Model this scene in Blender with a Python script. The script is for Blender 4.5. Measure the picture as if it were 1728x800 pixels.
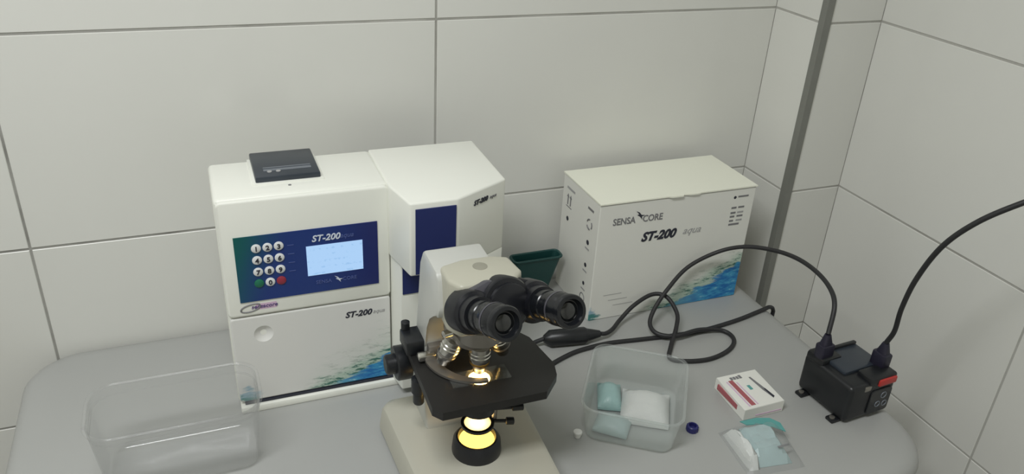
import bpy, bmesh, math, random
from mathutils import Matrix, Vector
random.seed(7)
for o in list(bpy.data.objects): bpy.data.objects.remove(o, do_unlink=True)
scene = bpy.context.scene
COL = scene.collection

# ------------------------------------------------------------------ camera
# world: table top is z=0, back wall is y=0, x runs right; metres
cam_d = bpy.data.cameras.new('camera')
cam = bpy.data.objects.new('camera', cam_d); COL.objects.link(cam)
cam_d.sensor_width = 36.0; cam_d.lens = 36.0*1365/1728; cam_d.clip_start = 0.02
R = Matrix(((0.93065512, 0.12613715, -0.34346830, 0.0),
            (-0.36229563, 0.44905921, -0.81675437, -1.16775),
            (0.05121454, 0.88455370, 0.46361819, 0.75),
            (0, 0, 0, 1)))
cam.matrix_world = R
scene.camera = cam

# ------------------------------------------------------------------ world, lights, exposure
w = bpy.data.worlds.new('world'); scene.world = w; w.use_nodes = True
w.node_tree.nodes['Background'].inputs[0].default_value = (0.93, 0.95, 1.0, 1)
w.node_tree.nodes['Background'].inputs[1].default_value = 0.05
def area(name, loc, sx, sy, power, color, target=None):
    l = bpy.data.lights.new(name, 'AREA'); l.shape = 'RECTANGLE'; l.size = sx; l.size_y = sy
    l.energy = power; l.color = color
    o = bpy.data.objects.new(name, l); COL.objects.link(o); o.location = loc
    if target is not None:
        o.rotation_euler = (Vector(target)-Vector(loc)).to_track_quat('-Z', 'Y').to_euler()
    return o
area('ceiling_lamp_light', (-0.45, -1.0, 1.72), 1.0, 0.30, 26.0, (0.975, 0.99, 1.0))
vs = scene.view_settings
vs.view_transform = 'Standard'; vs.look = 'None'; vs.gamma = 1.0; vs.use_curve_mapping = False
vs.exposure = 0.0

# ------------------------------------------------------------------ materials
def lin(c):
    return tuple(((v/255)/12.92 if v/255 <= .04045 else ((v/255+.055)/1.055)**2.4) for v in c)
class N:
    """tiny node-tree helper"""
    def __init__(s, name):
        s.m = bpy.data.materials.new(name); s.m.use_nodes = True
        s.t = s.m.node_tree; s.t.nodes.clear()
        s.out = s.new('ShaderNodeOutputMaterial')
    def new(s, k, **kw):
        n = s.t.nodes.new(k)
        for a, b in kw.items(): setattr(n, a, b)
        return n
    def link(s, a, b): s.t.links.new(a, b)
    def setv(s, sock, v):
        if hasattr(v, 'is_output'): s.link(v, sock)
        else: sock.default_value = v
    def math(s, op, a, b=0.0, clamp=False):
        n = s.new('ShaderNodeMath', operation=op); n.use_clamp = clamp
        s.setv(n.inputs[0], a); s.setv(n.inputs[1], b); return n.outputs[0]
    def mix(s, f, a, b):
        n = s.new('ShaderNodeMix', data_type='RGBA')
        s.setv(n.inputs[0], f); s.setv(n.inputs[6], a); s.setv(n.inputs[7], b); return n.outputs[2]
    def noise(s, scale, detail=3, rough=.5, vec=None):
        n = s.new('ShaderNodeTexNoise'); n.inputs['Scale'].default_value = scale
        n.inputs['Detail'].default_value = detail; n.inputs['Roughness'].default_value = rough
        if vec is None: vec = s.coord()
        s.link(vec, n.inputs['Vector']); return n.outputs[0]
    def coord(s):
        if not hasattr(s, 'tc'): s.tc = s.new('ShaderNodeTexCoord')
        return s.tc.outputs['Object']
    def geo(s):
        if not hasattr(s, 'gm'): s.gm = s.new('ShaderNodeNewGeometry')
        return s.gm.outputs['Position']
    def xyz(s, vec=None):
        n = s.new('ShaderNodeSeparateXYZ'); s.link(vec or s.coord(), n.inputs[0]); return n.outputs
    def smooth(s, v, a, b):
        n = s.new('ShaderNodeMapRange', interpolation_type='SMOOTHSTEP')
        s.setv(n.inputs[0], v); n.inputs[1].default_value = a; n.inputs[2].default_value = b
        return n.outputs[0]
    def bump(s, h, strength, dist=.002):
        n = s.new('ShaderNodeBump'); n.inputs['Strength'].default_value = strength
        n.inputs['Distance'].default_value = dist; s.link(h, n.inputs['Height']); return n.outputs[0]
    def bsdf(s, base, rough=.5, metal=0, spec=.5, normal=None, **kw):
        n = s.new('ShaderNodeBsdfPrincipled')
        s.setv(n.inputs['Base Color'], base); s.setv(n.inputs['Roughness'], rough)
        s.setv(n.inputs['Metallic'], metal); s.setv(n.inputs['Specular IOR Level'], spec)
        if normal is not None: s.link(normal, n.inputs['Normal'])
        for k, v in kw.items(): s.setv(n.inputs[k.replace('_', ' ')], v)
        s.link(n.outputs[0], s.out.inputs[0]); return n
def c4(c): return (*lin(c), 1)
def plain(name, rgb, rough=.45, metal=0, var=.06, scale=40, bump=0, spec=.5):
    n = N(name); a = lin(rgb)
    f = n.noise(scale)
    col = n.mix(f, (*[v*(1-var) for v in a], 1), (*[min(1, v*(1+var)) for v in a], 1))
    nm = n.bump(n.noise(scale*8), bump) if bump else None
    n.bsdf(col, rough, metal, spec, nm); return n.m

MAT = {}
def tile_mat(name, rgb):
    n = N(name); a = lin(rgb)
    oi = n.new('ShaderNodeObjectInfo')
    v = n.math('ADD', n.math('MULTIPLY', oi.outputs['Random'], .04), n.math('MULTIPLY', n.noise(5, 4, .6, n.geo()), .06))
    v = n.math('ADD', v, .95)
    mx = n.new('ShaderNodeVectorMath', operation='SCALE'); mx.inputs[0].default_value = a; n.link(v, mx.inputs[3])
    nm = n.bump(n.noise(9, 2, .5, n.geo()), .06, .004)
    n.bsdf(mx.outputs[0], .22, 0, .5, nm); return n.m
MAT['tile'] = tile_mat('glazed_tile', (226, 226, 220))
def grout_mat():
    n = N('grout')
    f = n.smooth(n.noise(6, 4, .6, n.geo()), .45, .72)
    grime = n.smooth(n.xyz(n.geo())[0], .25, -.25)          # older, dirtier joints towards the left
    col = n.mix(n.math('MULTIPLY', f, .6), c4((184, 183, 177)), c4((140, 138, 131)))
    col = n.mix(n.math('MULTIPLY', grime, n.math('ADD', f, .35)), col, c4((104, 103, 98)))
    n.bsdf(col, .9, 0, .2, n.bump(n.noise(300, 2, .5, n.geo()), .3, .001)); return n.m
MAT['grout'] = grout_mat()
MAT['trim'] = plain('brushed_trim', (132, 133, 127), .5, .15, .1, 25)
MAT['floor'] = plain('floor_stone', (150, 148, 142), .5, 0, .08, 6)
MAT['table'] = plain('table_plastic', (168, 169, 166), .42, 0, .03, 7, .05)
MAT['white'] = plain('analyzer_white', (238, 239, 230), .42, 0, .02, 8, .02)
MAT['white2'] = plain('analyzer_door_white', (222, 222, 218), .45, 0, .02, 8, .02)
MAT['cream'] = plain('microscope_cream', (186, 184, 168), .4, 0, .05, 14)
MAT['armwhite'] = plain('microscope_white', (196, 197, 191), .4, 0, .04, 12)
MAT['basecream'] = plain('base_cream', (182, 180, 166), .45, 0, .06, 9)
MAT['black'] = plain('black_plastic', (26, 28, 31), .38, 0, .15, 30)
MAT['blackgloss'] = plain('black_enamel', (22, 24, 28), .22, 0, .15, 30)
MAT['headblack'] = plain('head_enamel', (25, 26, 31), .3, 0, .15, 30)
MAT['wing'] = plain('lit_wing_band_grey', (86, 85, 92), .38, .3, .1, 25)
MAT['stage'] = plain('stage_black', (30, 29, 28), .5, 0, .2, 22)
MAT['silver'] = plain('satin_chrome', (205, 203, 196), .24, 1, .05, 40)
MAT['dullmetal'] = plain('dull_metal', (150, 146, 140), .42, .8, .08, 40)
MAT['brass'] = plain('brass_ring', (190, 150, 80), .3, 1, .05, 40)
MAT['cable'] = plain('cable_rubber', (38, 38, 40), .5, 0, .1, 60)
MAT['plug'] = plain('plug_rubber', (36, 34, 50), .45, 0, .1, 60)
MAT['navy'] = plain('navy_panel', (36, 46, 100), .3, 0, .08, 8)
MAT['printer'] = plain('printer_black', (50, 57, 66), .35, 0, .12, 40)
MAT['printer_grey'] = plain('printer_grey', (110, 116, 124), .4, 0, .1, 60)
MAT['carton'] = plain('carton_white', (246, 247, 231), .25, 0, .02, 10, .03)
MAT['carton_side'] = plain('carton_side_white', (232, 232, 225), .6, 0, .02, 10, .03)
MAT['ink'] = plain('ink_dark', (44, 46, 58), .6, 0, .1, 60)
MAT['ink_grey'] = plain('ink_grey', (124, 124, 126), .6, 0, .1, 60)
MAT['ink_pale'] = plain('ink_pale', (168, 168, 168), .6, 0, .1, 60)
MAT['ink_white'] = plain('ink_white', (214, 222, 236), .5, 0, .02, 60)
MAT['ink_violet'] = plain('ink_violet', (104, 84, 134), .5, 0, .05, 60)
MAT['ink_pink'] = plain('ink_pink', (214, 186, 208), .5, 0, .05, 60)
MAT['ink_blue'] = plain('ink_faint_blue', (84, 100, 160), .5, 0, .05, 60)
MAT['keywhite'] = plain('key_white', (226, 228, 228), .4, 0, .02, 60)
MAT['keygreen'] = plain('key_green', (28, 112, 84), .4, 0, .05, 60)
MAT['keyred'] = plain('key_red', (150, 48, 66), .4, 0, .05, 60)
MAT['red'] = plain('red_plastic', (186, 52, 48), .4, 0, .05, 60)
MAT['redprint'] = plain('red_print', (168, 92, 98), .6, 0, .12, 120)
MAT['teal_tub'] = plain('teal_plastic', (30, 72, 70), .4, 0, .1, 15)
MAT['tealprint'] = plain('teal_print', (92, 160, 156), .5, 0, .12, 90)
MAT['bluecap'] = plain('blue_cap', (42, 44, 104), .35, 0, .06, 60)
MAT['wpellet'] = plain('bead_white', (236, 236, 232), .35, 0, .02, 60)
MAT['tissue'] = plain('tissue_white', (214, 217, 214), .8, 0, .04, 60, .3)
MAT['bluepack'] = plain('pale_blue_wrap', (176, 198, 199), .35, 0, .08, 60, .2)
MAT['greenpack'] = plain('pale_green_wrap', (160, 192, 190), .35, 0, .1, 60, .2)
MAT['darkglass'] = plain('eyepiece_glass', (16, 18, 20), .05, 0, .05, 60, 0, 1.0)

def clear_plastic(name, tint, haze, gl=.12):
    n = N(name)
    tr = n.new('ShaderNodeBsdfTransparent'); tr.inputs[0].default_value = (*tint, 1)
    df = n.new('ShaderNodeBsdfDiffuse'); df.inputs[0].default_value = (.86, .88, .88, 1)
    tl = n.new('ShaderNodeBsdfTranslucent'); tl.inputs[0].default_value = (.86, .88, .88, 1)
    mm = n.new('ShaderNodeMixShader'); mm.inputs[0].default_value = .5
    n.link(df.outputs[0], mm.inputs[1]); n.link(tl.outputs[0], mm.inputs[2])
    g = n.new('ShaderNodeBsdfGlossy'); g.inputs['Roughness'].default_value = gl
    lw = n.new('ShaderNodeLayerWeight'); lw.inputs[0].default_value = .5
    hz = n.math('ADD', n.math('MULTIPLY', lw.outputs['Facing'], haze*2.2), n.math('MULTIPLY', n.noise(25), haze))
    m1 = n.new('ShaderNodeMixShader'); n.link(hz, m1.inputs[0])
    n.link(tr.outputs[0], m1.inputs[1]); n.link(mm.outputs[0], m1.inputs[2])
    fc = n.math('ADD', n.math('MULTIPLY', n.math('POWER', lw.outputs['Facing'], 4.0), .45), .035)
    m2 = n.new('ShaderNodeMixShader'); n.link(fc, m2.inputs[0])
    n.link(m1.outputs[0], m2.inputs[1]); n.link(g.outputs[0], m2.inputs[2])
    n.link(m2.outputs[0], n.out.inputs[0]); return n.m
MAT['clear'] = clear_plastic('clear_plastic', (.985, .985, .985), .045)
MAT['milky'] = clear_plastic('milky_plastic', (.97, .985, .98), .13, .2)
MAT['bag'] = clear_plastic('clear_bag', (.97, .97, .97), .10, .15)
MAT['slideglass'] = clear_plastic('slide_glass', (.96, .98, .97), .03, .05)

def emit(name, rgb, strength):
    n = N(name); e = n.new('ShaderNodeEmission'); e.inputs[0].default_value = (*rgb, 1)
    e.inputs[1].default_value = strength; n.link(e.outputs[0], n.out.inputs[0]); return n.m
MAT['lamp_lens'] = emit('lamp_lens_glow', (1.0, .60, .10), 3.2)
MAT['cond_lens'] = emit('condenser_lens_glow', (1.0, .60, .18), 16.0)
def screen_mat():
    n = N('lcd_screen'); x = n.xyz()
    stripe = n.math('MULTIPLY', n.smooth(n.math('SINE', n.math('MULTIPLY', x[2], 700)), .2, .9), n.smooth(n.noise(160, 1), .5, .62))
    col = n.mix(n.math('MULTIPLY', stripe, .35), (.42, .64, .93, 1), (.20, .42, .72, 1))
    e = n.new('ShaderNodeEmission'); n.link(col, e.inputs[0]); e.inputs[1].default_value = 1.0
    n.link(e.outputs[0], n.out.inputs[0]); return n.m
MAT['screen'] = screen_mat()
def frosted():
    n = N('frosted_filter')
    t = n.new('ShaderNodeBsdfTranslucent'); t.inputs[0].default_value = (.95, .95, .9, 1)
    g = n.new('ShaderNodeBsdfTransparent'); g.inputs[0].default_value = (.95, .95, .92, 1)
    m = n.new('ShaderNodeMixShader'); m.inputs[0].default_value = .55
    n.link(t.outputs[0], m.inputs[1]); n.link(g.outputs[0], m.inputs[2]); n.link(m.outputs[0], n.out.inputs[0]); return n.m
MAT['frosted'] = frosted()
def console_mat():      # printed overlay: green left edge running into navy
    n = N('console_overlay'); x = n.xyz()
    d = n.math('SUBTRACT', n.math('ADD', x[0], n.math('MULTIPLY', n.noise(20, 2), .02)), n.math('MULTIPLY', x[2], .35))
    f = n.smooth(d, -.03, .045)
    col = n.mix(f, c4((12, 92, 84)), c4((32, 56, 120)))
    col = n.mix(n.smooth(x[0], .10, .19), col, c4((36, 44, 100)))
    n.bsdf(col, .35, 0, .4); return n.m
MAT['console'] = console_mat()
def wave_mat(name, base, ox, oz, W, h0, h1, H, rough=.6):
    """panel whose front carries a printed splash rising to the right from (ox, oz), W wide"""
    n = N(name); o = n.xyz()
    px = n.math('SUBTRACT', o[0], ox); pz = n.math('SUBTRACT', o[2], oz)
    u = n.math('DIVIDE', px, W, True)
    crest = n.math('ADD', h0, n.math('MULTIPLY', n.math('POWER', u, 1.15), h1-h0))
    mp = n.new('ShaderNodeMapping'); n.link(n.coord(), mp.inputs[0])
    mp.inputs['Rotation'].default_value = (0, math.atan2(h1-h0, W), 0); mp.inputs['Scale'].default_value = (.4, 1, 1.5)
    nz = n.noise(1.0/(W*.10), 4, .6, mp.outputs[0])
    nz2 = n.noise(1.0/(W*.045), 5, .7, mp.outputs[0])
    d = n.math('ADD', n.math('SUBTRACT', pz, crest), n.math('MULTIPLY', n.math('SUBTRACT', nz, .5), H*.34))
    on = n.smooth(u, .01, .16)
    water = n.math('MULTIPLY', n.smooth(d, -H*.01, -H*.06), on)
    deep = n.mix(n.smooth(nz2, .38, .66), c4((28, 108, 178)), c4((70, 164, 204)))
    deep = n.mix(n.smooth(u, .30, .80), c4((112, 168, 184)), deep)
    near = n.math('MULTIPLY', n.smooth(d, H*.17, H*.01), n.smooth(u, .03, .30))
    far = n.math('MULTIPLY', n.smooth(d, H*.42, H*.06), n.smooth(u, .05, .45))
    col = n.mix(n.math('MULTIPLY', far, .30), c4(base), c4((190, 204, 192)))
    col = n.mix(n.math('MULTIPLY', far, n.math('MULTIPLY', n.smooth(nz2, .52, .68), .55)), col, c4((130, 146, 132)))
    col = n.mix(n.math('MULTIPLY', near, .55), col, c4((150, 188, 164)))
    col = n.mix(n.math('MULTIPLY', near, n.smooth(nz2, .47, .60)), col, c4((44, 104, 92)))
    col = n.mix(water, col, deep)
    col = n.mix(n.math('MULTIPLY', water, n.smooth(nz2, .60, .72)), col, c4((186, 216, 222)))
    # small teal swirl in the lower left corner
    cx = n.math('ABSOLUTE', n.math('SUBTRACT', o[0], ox-W*.32)); cz = n.math('ABSOLUTE', n.math('SUBTRACT', pz, H*.03))
    cd = n.math('ADD', n.math('ADD', cx, cz), n.math('MULTIPLY', n.math('SUBTRACT', nz2, .5), H*.35))
    corner = n.smooth(cd, H*.14, H*.07)
    col = n.mix(corner, col, n.mix(n.smooth(nz, .42, .58), c4((70, 134, 130)), c4((150, 180, 196))))
    nf = n.xyz(n.gm.outputs['Normal'] if hasattr(n, 'gm') else (n.geo() and n.gm.outputs['Normal']))
    front = n.math('LESS_THAN', nf[1], -.7)
    col = n.mix(front, c4(base), col)
    n.bsdf(col, rough, 0, .5); return n.m

# ------------------------------------------------------------------ mesh helpers
def link(o, parent=None):
    COL.objects.link(o)
    if parent is not None: o.parent = parent
    return o
def finish(bm, name, mat, parent=None, smooth=None, loc=None):
    bmesh.ops.recalc_face_normals(bm, faces=bm.faces)
    me = bpy.data.meshes.new(name); bm.to_mesh(me); bm.free()
    me.materials.append(MAT[mat] if isinstance(mat, str) else mat)
    if smooth is not None:
        for p in me.polygons: p.use_smooth = True
        me.set_sharp_from_angle(angle=math.radians(smooth))
    o = bpy.data.objects.new(name, me)
    if loc is not None: o.location = loc
    return link(o, parent)
def empty(name, loc, label, cat, group=None, rz=0):
    o = bpy.data.objects.new(name, None); o.empty_display_size = .02
    link(o); o.location = loc; o.rotation_euler = (0, 0, rz); tag(o, label, cat, group); return o
def tag(o, label, cat, group=None):
    o['label'] = label; o['category'] = cat
    if group: o['group'] = group
    return o
def bm_box(bm, lo, hi, bev=0, seg=2, mtx=None):
    r = bmesh.ops.create_cube(bm, size=1.0); v = r['verts']
    c = [(a+b)/2 for a, b in zip(lo, hi)]; s = [b-a for a, b in zip(lo, hi)]
    for q in v: q.co = Vector((q.co.x*s[0]+c[0], q.co.y*s[1]+c[1], q.co.z*s[2]+c[2]))
    if bev:
        ed = list({e for q in v for e in q.link_edges})
        rr = bmesh.ops.bevel(bm, geom=ed, offset=bev, segments=seg, profile=.5, affect='EDGES')
        v = list({q for f in rr['faces'] for q in f.verts} | {q for q in v if q.is_valid})
    if mtx is not None: bmesh.ops.transform(bm, matrix=mtx, verts=v)
    return v
def box(name, lo, hi, mat, parent=None, bev=0, seg=2, mtx=None):
    bm = bmesh.new(); bm_box(bm, lo, hi, bev, seg, mtx); return finish(bm, name, mat, parent, 35 if bev else None)
def frame_to(p, d, up=(0, 0, 1)):
    d = Vector(d).normalized(); q = d.to_track_quat('Z', 'Y').to_matrix().to_4x4()
    return Matrix.Translation(Vector(p)) @ q
def bm_lathe(bm, prof, mtx=Matrix(), seg=36, close=True):
    """prof: list of (radius, height) along local z"""
    rings = []
    for r, h in prof:
        if r < 1e-6: rings.append([bm.verts.new(mtx @ Vector((0, 0, h)))])
        else: rings.append([bm.verts.new(mtx @ Vector((r*math.cos(2*math.pi*k/seg), r*math.sin(2*math.pi*k/seg), h))) for k in range(seg)])
    for a, b in zip(rings, rings[1:]):
        if len(a) == 1 and len(b) == 1: continue
        for k in range(seg):
            k2 = (k+1) % seg
            if len(a) == 1: bm.faces.new((a[0], b[k], b[k2]))
            elif len(b) == 1: bm.faces.new((a[k], a[k2], b[0]))
            else: bm.faces.new((a[k], a[k2], b[k2], b[k]))
    if close:
        if len(rings[0]) > 1: bm.faces.new(rings[0][::-1])
        if len(rings[-1]) > 1: bm.faces.new(rings[-1])
def lathe(name, prof, mat, parent=None, p=(0, 0, 0), d=(0, 0, 1), seg=36, close=True):
    bm = bmesh.new(); bm_lathe(bm, prof, frame_to(p, d), seg, close); return finish(bm, name, mat, parent, 35)
def bm_prism(bm, pts, z0, z1, bev=0, seg=2, mtx=None):
    """polygon in xy extruded z0..z1"""
    b = [bm.verts.new((x, y, z0)) for x, y in pts]; t = [bm.verts.new((x, y, z1)) for x, y in pts]
    n = len(pts); bm.faces.new(b[::-1]); bm.faces.new(t)
    for i in range(n): bm.faces.new((b[i], b[(i+1) % n], t[(i+1) % n], t[i]))
    v = b+t
    if bev:
        ed = list({e for q in v for e in q.link_edges})
        rr = bmesh.ops.bevel(bm, geom=ed, offset=bev, segments=seg, profile=.5, affect='EDGES')
        v = list({q for f in rr['faces'] for q in f.verts} | {q for q in v if q.is_valid})
    if mtx is not None: bmesh.ops.transform(bm, matrix=mtx, verts=v)
def prism(name, pts, z0, z1, mat, parent=None, bev=0, seg=2, mtx=None):
    bm = bmesh.new(); bm_prism(bm, pts, z0, z1, bev, seg, mtx); return finish(bm, name, mat, parent, 35)
def rrect(x0, x1, y0, y1, r, n=6):
    rs = r if isinstance(r, (tuple, list)) else (r,)*4      # corners: --, +-, ++, -+
    out = []
    for (cx, cy, a0), q in zip(((x0, y0, 180), (x1, y0, 270), (x1, y1, 0), (x0, y1, 90)), rs):
        px = cx+q if cx == x0 else cx-q; py = cy+q if cy == y0 else cy-q
        for k in range(n+1):
            a = math.radians(a0+90*k/n); out.append((px+q*math.cos(a), py+q*math.sin(a)))
    return out
def loft(bm, loops, cap0=True, cap1=True):
    rs = [[bm.verts.new(p) for p in l] for l in loops]; n = len(rs[0])
    for a, b in zip(rs, rs[1:]):
        for k in range(n): bm.faces.new((a[k], a[(k+1) % n], b[(k+1) % n], b[k]))
    if cap0: bm.faces.new(rs[0][::-1])
    if cap1: bm.faces.new(rs[-1])
def spline(pts, n=10):
    P = [Vector(p) for p in pts]; P = [P[0]*2-P[1]]+P+[P[-1]*2-P[-2]]; out = []
    for i in range(1, len(P)-2):
        a, b, c, d = P[i-1:i+3]
        for k in range(n):
            t = k/n
            out.append(.5*((2*b)+(c-a)*t+(2*a-5*b+4*c-d)*t*t+(3*b-a-3*c+d)*t**3))
    out.append(P[-2]); return out
def bm_tube(bm, path, r, seg=10):
    rings = []; up = Vector((0.03, .02, 1)).normalized(); prev = None
    for i, p in enumerate(path):
        t = (path[min(i+1, len(path)-1)]-path[max(i-1, 0)]).normalized()
        if prev is None: a = t.cross(up).normalized() if abs(t.dot(up)) < .98 else t.cross(Vector((1, 0, 0))).normalized()
        else: a = (prev-t*prev.dot(t)).normalized()
        prev = a; b = t.cross(a); rr = r[i] if isinstance(r, list) else r
        rings.append([p+(a*math.cos(2*math.pi*k/seg)+b*math.sin(2*math.pi*k/seg))*rr for k in range(seg)])
    loft(bm, rings)
def tube(name, pts, r, mat, parent=None, n=10, seg=10, straight=False):
    bm = bmesh.new(); path = [Vector(p) for p in pts] if straight else spline(pts, n)
    bm_tube(bm, path, r, seg); return finish(bm, name, mat, parent, 60)
def text(name, s, mat, parent, p, size, xdir=(1, 0, 0), ydir=(0, 0, 1), shear=0, depth=.00025, bold=0, sx=1.0, align='LEFT'):
    cu = bpy.data.curves.new('t', 'FONT'); cu.body = s; cu.size = size; cu.shear = shear
    cu.extrude = depth; cu.offset = bold; cu.align_x = align; cu.resolution_u = 3
    o = bpy.data.objects.new('t', cu); COL.objects.link(o)
    dg = bpy.context.evaluated_depsgraph_get()
    me = bpy.data.meshes.new_from_object(o.evaluated_get(dg)); bpy.data.objects.remove(o)
    x = Vector(xdir).normalized(); y = Vector(ydir).normalized(); z = x.cross(y)
    m = Matrix((x*sx, y, z)).transposed().to_4x4(); m.translation = Vector(p)
    me.transform(m); me.name = name; me.materials.clear(); me.materials.append(MAT[mat])
    return link(bpy.data.objects.new(name, me), parent)

# ------------------------------------------------------------------ the room: tiled walls
ZG = [-.74, -.43, -.129, .172, .473, .774, 1.075, 1.376, 1.677, 1.86]
GAP = .0034
def tile_mesh_cache():
    cache = {}
    def get(wd, ht):
        k = (round(wd, 4), round(ht, 4))
        if k not in cache:
            bm = bmesh.new(); bm_box(bm, (-wd/2, 0, -ht/2), (wd/2, .008, ht/2))
            ed = [e for e in bm.edges if all(abs(v.co.y) < 1e-6 for v in e.verts)]
            bmesh.ops.bevel(bm, geom=ed, offset=.0008, segments=1, affect='EDGES')
            bmesh.ops.recalc_face_normals(bm, faces=bm.faces)
            me = bpy.data.meshes.new('tile'); bm.to_mesh(me); bm.free(); me.materials.append(MAT['tile']); cache[k] = me
        return cache[k]
    return get
tile_mesh = tile_mesh_cache()
def tiled(name, origin, xdir, breaks, zs=ZG, i0=0, i1=0):
    """wall face through origin running along xdir; tiles' local -y faces the room"""
    x = Vector(xdir); ang = math.atan2(x.y, x.x)
    L0, L1 = breaks[0], breaks[-1]
    bm = bmesh.new(); bm_box(bm, (L0+i0, .0011, zs[0]), (L1-i1, .05, zs[-1]))
    wall = finish(bm, name, 'grout'); wall.location = origin; wall.rotation_euler = (0, 0, ang); wall['kind'] = 'structure'
    for a, b in zip(breaks, breaks[1:]):
        for z0, z1 in zip(zs, zs[1:]):
            me = tile_mesh(b-a-GAP, z1-z0-GAP)
            o = bpy.data.objects.new('tile', me); link(o, wall); o.location = ((a+b)/2, 0, (z0+z1)/2)
    return wall
PX, PY, RX = .966, -.124, 1.086      # pier corner and right wall
tiled('wall_back', (0, 0, 0), (1, 0, 0), [-2.015, -1.424, -.833, -.242, .349, PX+GAP/2])
tiled('wall_pier_side', (PX, 0, 0), (0, -1, 0), [-GAP/2, -PY], i1=.006)
tiled('wall_pier_front', (0, PY, 0), (1, 0, 0), [PX, RX+GAP/2], i0=.006)
tiled('wall_right', (RX, 0, 0), (0, -1, 0), [-PY-GAP/2, .533, 1.133, 1.733, 2.333])
# metal corner strip of the pier
bm = bmesh.new()
bm_prism(bm, [(PX-.003, PY+.011), (PX-.003, PY-.003), (PX+.011, PY-.003), (PX+.011, PY+.001), (PX+.001, PY+.011)], -.74, 1.86)
tr = finish(bm, 'trim_1', 'trim'); tr['kind'] = 'structure'
MAT['paint'] = plain('wall_paint', (222, 222, 214), .7, 0, .03, 3)
for nm, lo_, hi_ in (('wall_left', (-2.08, -2.46, -.74), (-2.02, .06, 1.86)), ('wall_front', (-2.08, -2.46, -.74), (RX+.06, -2.40, 1.86)), ('ceiling', (-2.08, -2.46, 1.86), (RX+.06, .06, 1.92))):
    o = box(nm, lo_, hi_, 'paint'); o['kind'] = 'structure'
fl = box('floor', (-2.1, -2.4, -.80), (RX+.06, .06, -.7405), 'floor'); fl['kind'] = 'structure'

# ------------------------------------------------------------------ table
TX0, TX1, TY0, TY1 = -.281, .901, -.620, -.004
table = empty('plastic_table', (0.31, -.318, -.74), 'light grey plastic table with rounded corners against tiled wall', 'table')
def tl(dx, z):
    r = (.09-dx*.5, .09-dx*.5, .07-dx*.5, .075-dx*.5)
    return [(x, y, z) for x, y in rrect(TX0+dx, TX1-dx, TY0+dx, TY1-dx, r, 10)]
bm = bmesh.new()
loft(bm, [tl(.03, -.020), tl(.022, -.034), tl(.006, -.034), tl(.001, -.028), tl(0, -.020), tl(.0025, -.011), tl(.008, -.0045), tl(.016, -.0012), tl(.026, 0)])
o = finish(bm, 'tabletop', 'table', None, 50); o.parent = table; o.matrix_parent_inverse = Matrix.Translation(-table.location)
def sub(o, root):   # parent while keeping world-built coordinates
    o.parent = root; o.matrix_parent_inverse = root.matrix_basis.inverted(); return o
for sx, sy in ((-1, -1), (1, -1), (-1, 1), (1, 1)):
    lx = .309+sx*.50; ly = -.318+sy*.235
    bm = bmesh.new()
    loft(bm, [[(x+lx+sx*.02, y+ly+sy*.02, -.74) for x, y in rrect(-.02, .02, -.02, .02, .012, 4)],
              [(x+lx, y+ly, -.022) for x, y in rrect(-.032, .032, -.032, .032, .018, 4)]])
    sub(finish(bm, 'leg', 'table', None, 40), table)

# ------------------------------------------------------------------ electrolyte analyzer
an = empty('electrolyte_analyzer', (.19, -.18, 0), 'white bench-top electrolyte analyzer with blue keypad console and lit screen', 'analyzer')
A = lambda o: sub(o, an)
YF, YB = -.226, -.108
bm = bmesh.new(); bm_box(bm, (.004, YF, .012), (.219, YB, .320), .006, 3)
A(finish(bm, 'main_housing', 'white', None, 40))
A(box('base_plate', (.006, -.236, 0), (.37, YB, .011), 'white', None, .002))
# console bezel (upper front) and lower door
bez = A(prism('console_bezel', rrect(.005, .218, .153, .318, .006, 3), 0, .009, 'white', None, .003, 3,
        Matrix.Translation((0, YF+.004, 0)) @ Matrix.Rotation(math.radians(90), 4, 'X')))
YC = YF-.005
con = box('keypad_console', (0, 0, 0), (.180, .0015, .094), 'console'); con.location = (.0215, YC-.0012, .1755); A(con)
C_ = lambda o: sub(o, con)
scr = box('display_screen', (0, 0, 0), (.0725, .001, .0435), 'screen'); scr.location = (.1085, YC-.0018, .2020)
bpy.context.view_layer.update(); 
def subw(o, par):   # keep world transform under a moved part
    bpy.context.view_layer.update(); o.parent = par; o.matrix_parent_inverse = par.matrix_world.inverted(); return o
subw(scr, con)
YT = YC-.0016
subw(text('lettering', 'ST-200', 'ink_white', None, (.116, YT, .2515), .0125, shear=.25, bold=.0003), con)
subw(text('lettering', 'aqua', 'ink_blue', None, (.152, YT, .2525), .0095, shear=.35), con)
subw(text('lettering', 'SENSA', 'ink_blue', None, (.118, YT, .1885), .0072), con)
subw(text('lettering', 'CORE', 'ink_blue', None, (.153, YT, .1885), .0072), con)
# little bird mark of the maker
def bird(mat, p, s, xdir=(1, 0, 0), par=None):
    x = Vector(xdir).normalized(); z = Vector((0, 0, 1)); nrm = x.cross(z); p = Vector(p)
    pts = [(-.5, .55), (-.1, .35), (.15, .05), (.55, .0), (.2, -.12), (.3, -.5), (-.02, -.12), (-.35, .1), (-.12, .15)]
    bm = bmesh.new()
    f = [bm.verts.new(p+x*a*s+z*b*s) for a, b in pts]; g = [bm.verts.new(p+x*a*s+z*b*s+nrm*.0003) for a, b in pts]
    bm.faces.new(f); bm.faces.new(g[::-1])
    for i in range(len(f)): bm.faces.new((f[i], f[(i+1) % len(f)], g[(i+1) % len(f)], g[i]))
    o = finish(bm, 'bird_emblem', mat); return subw(o, par)
bird('ink_white', (.1475, YT, .1915), .010, par=con)
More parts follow.
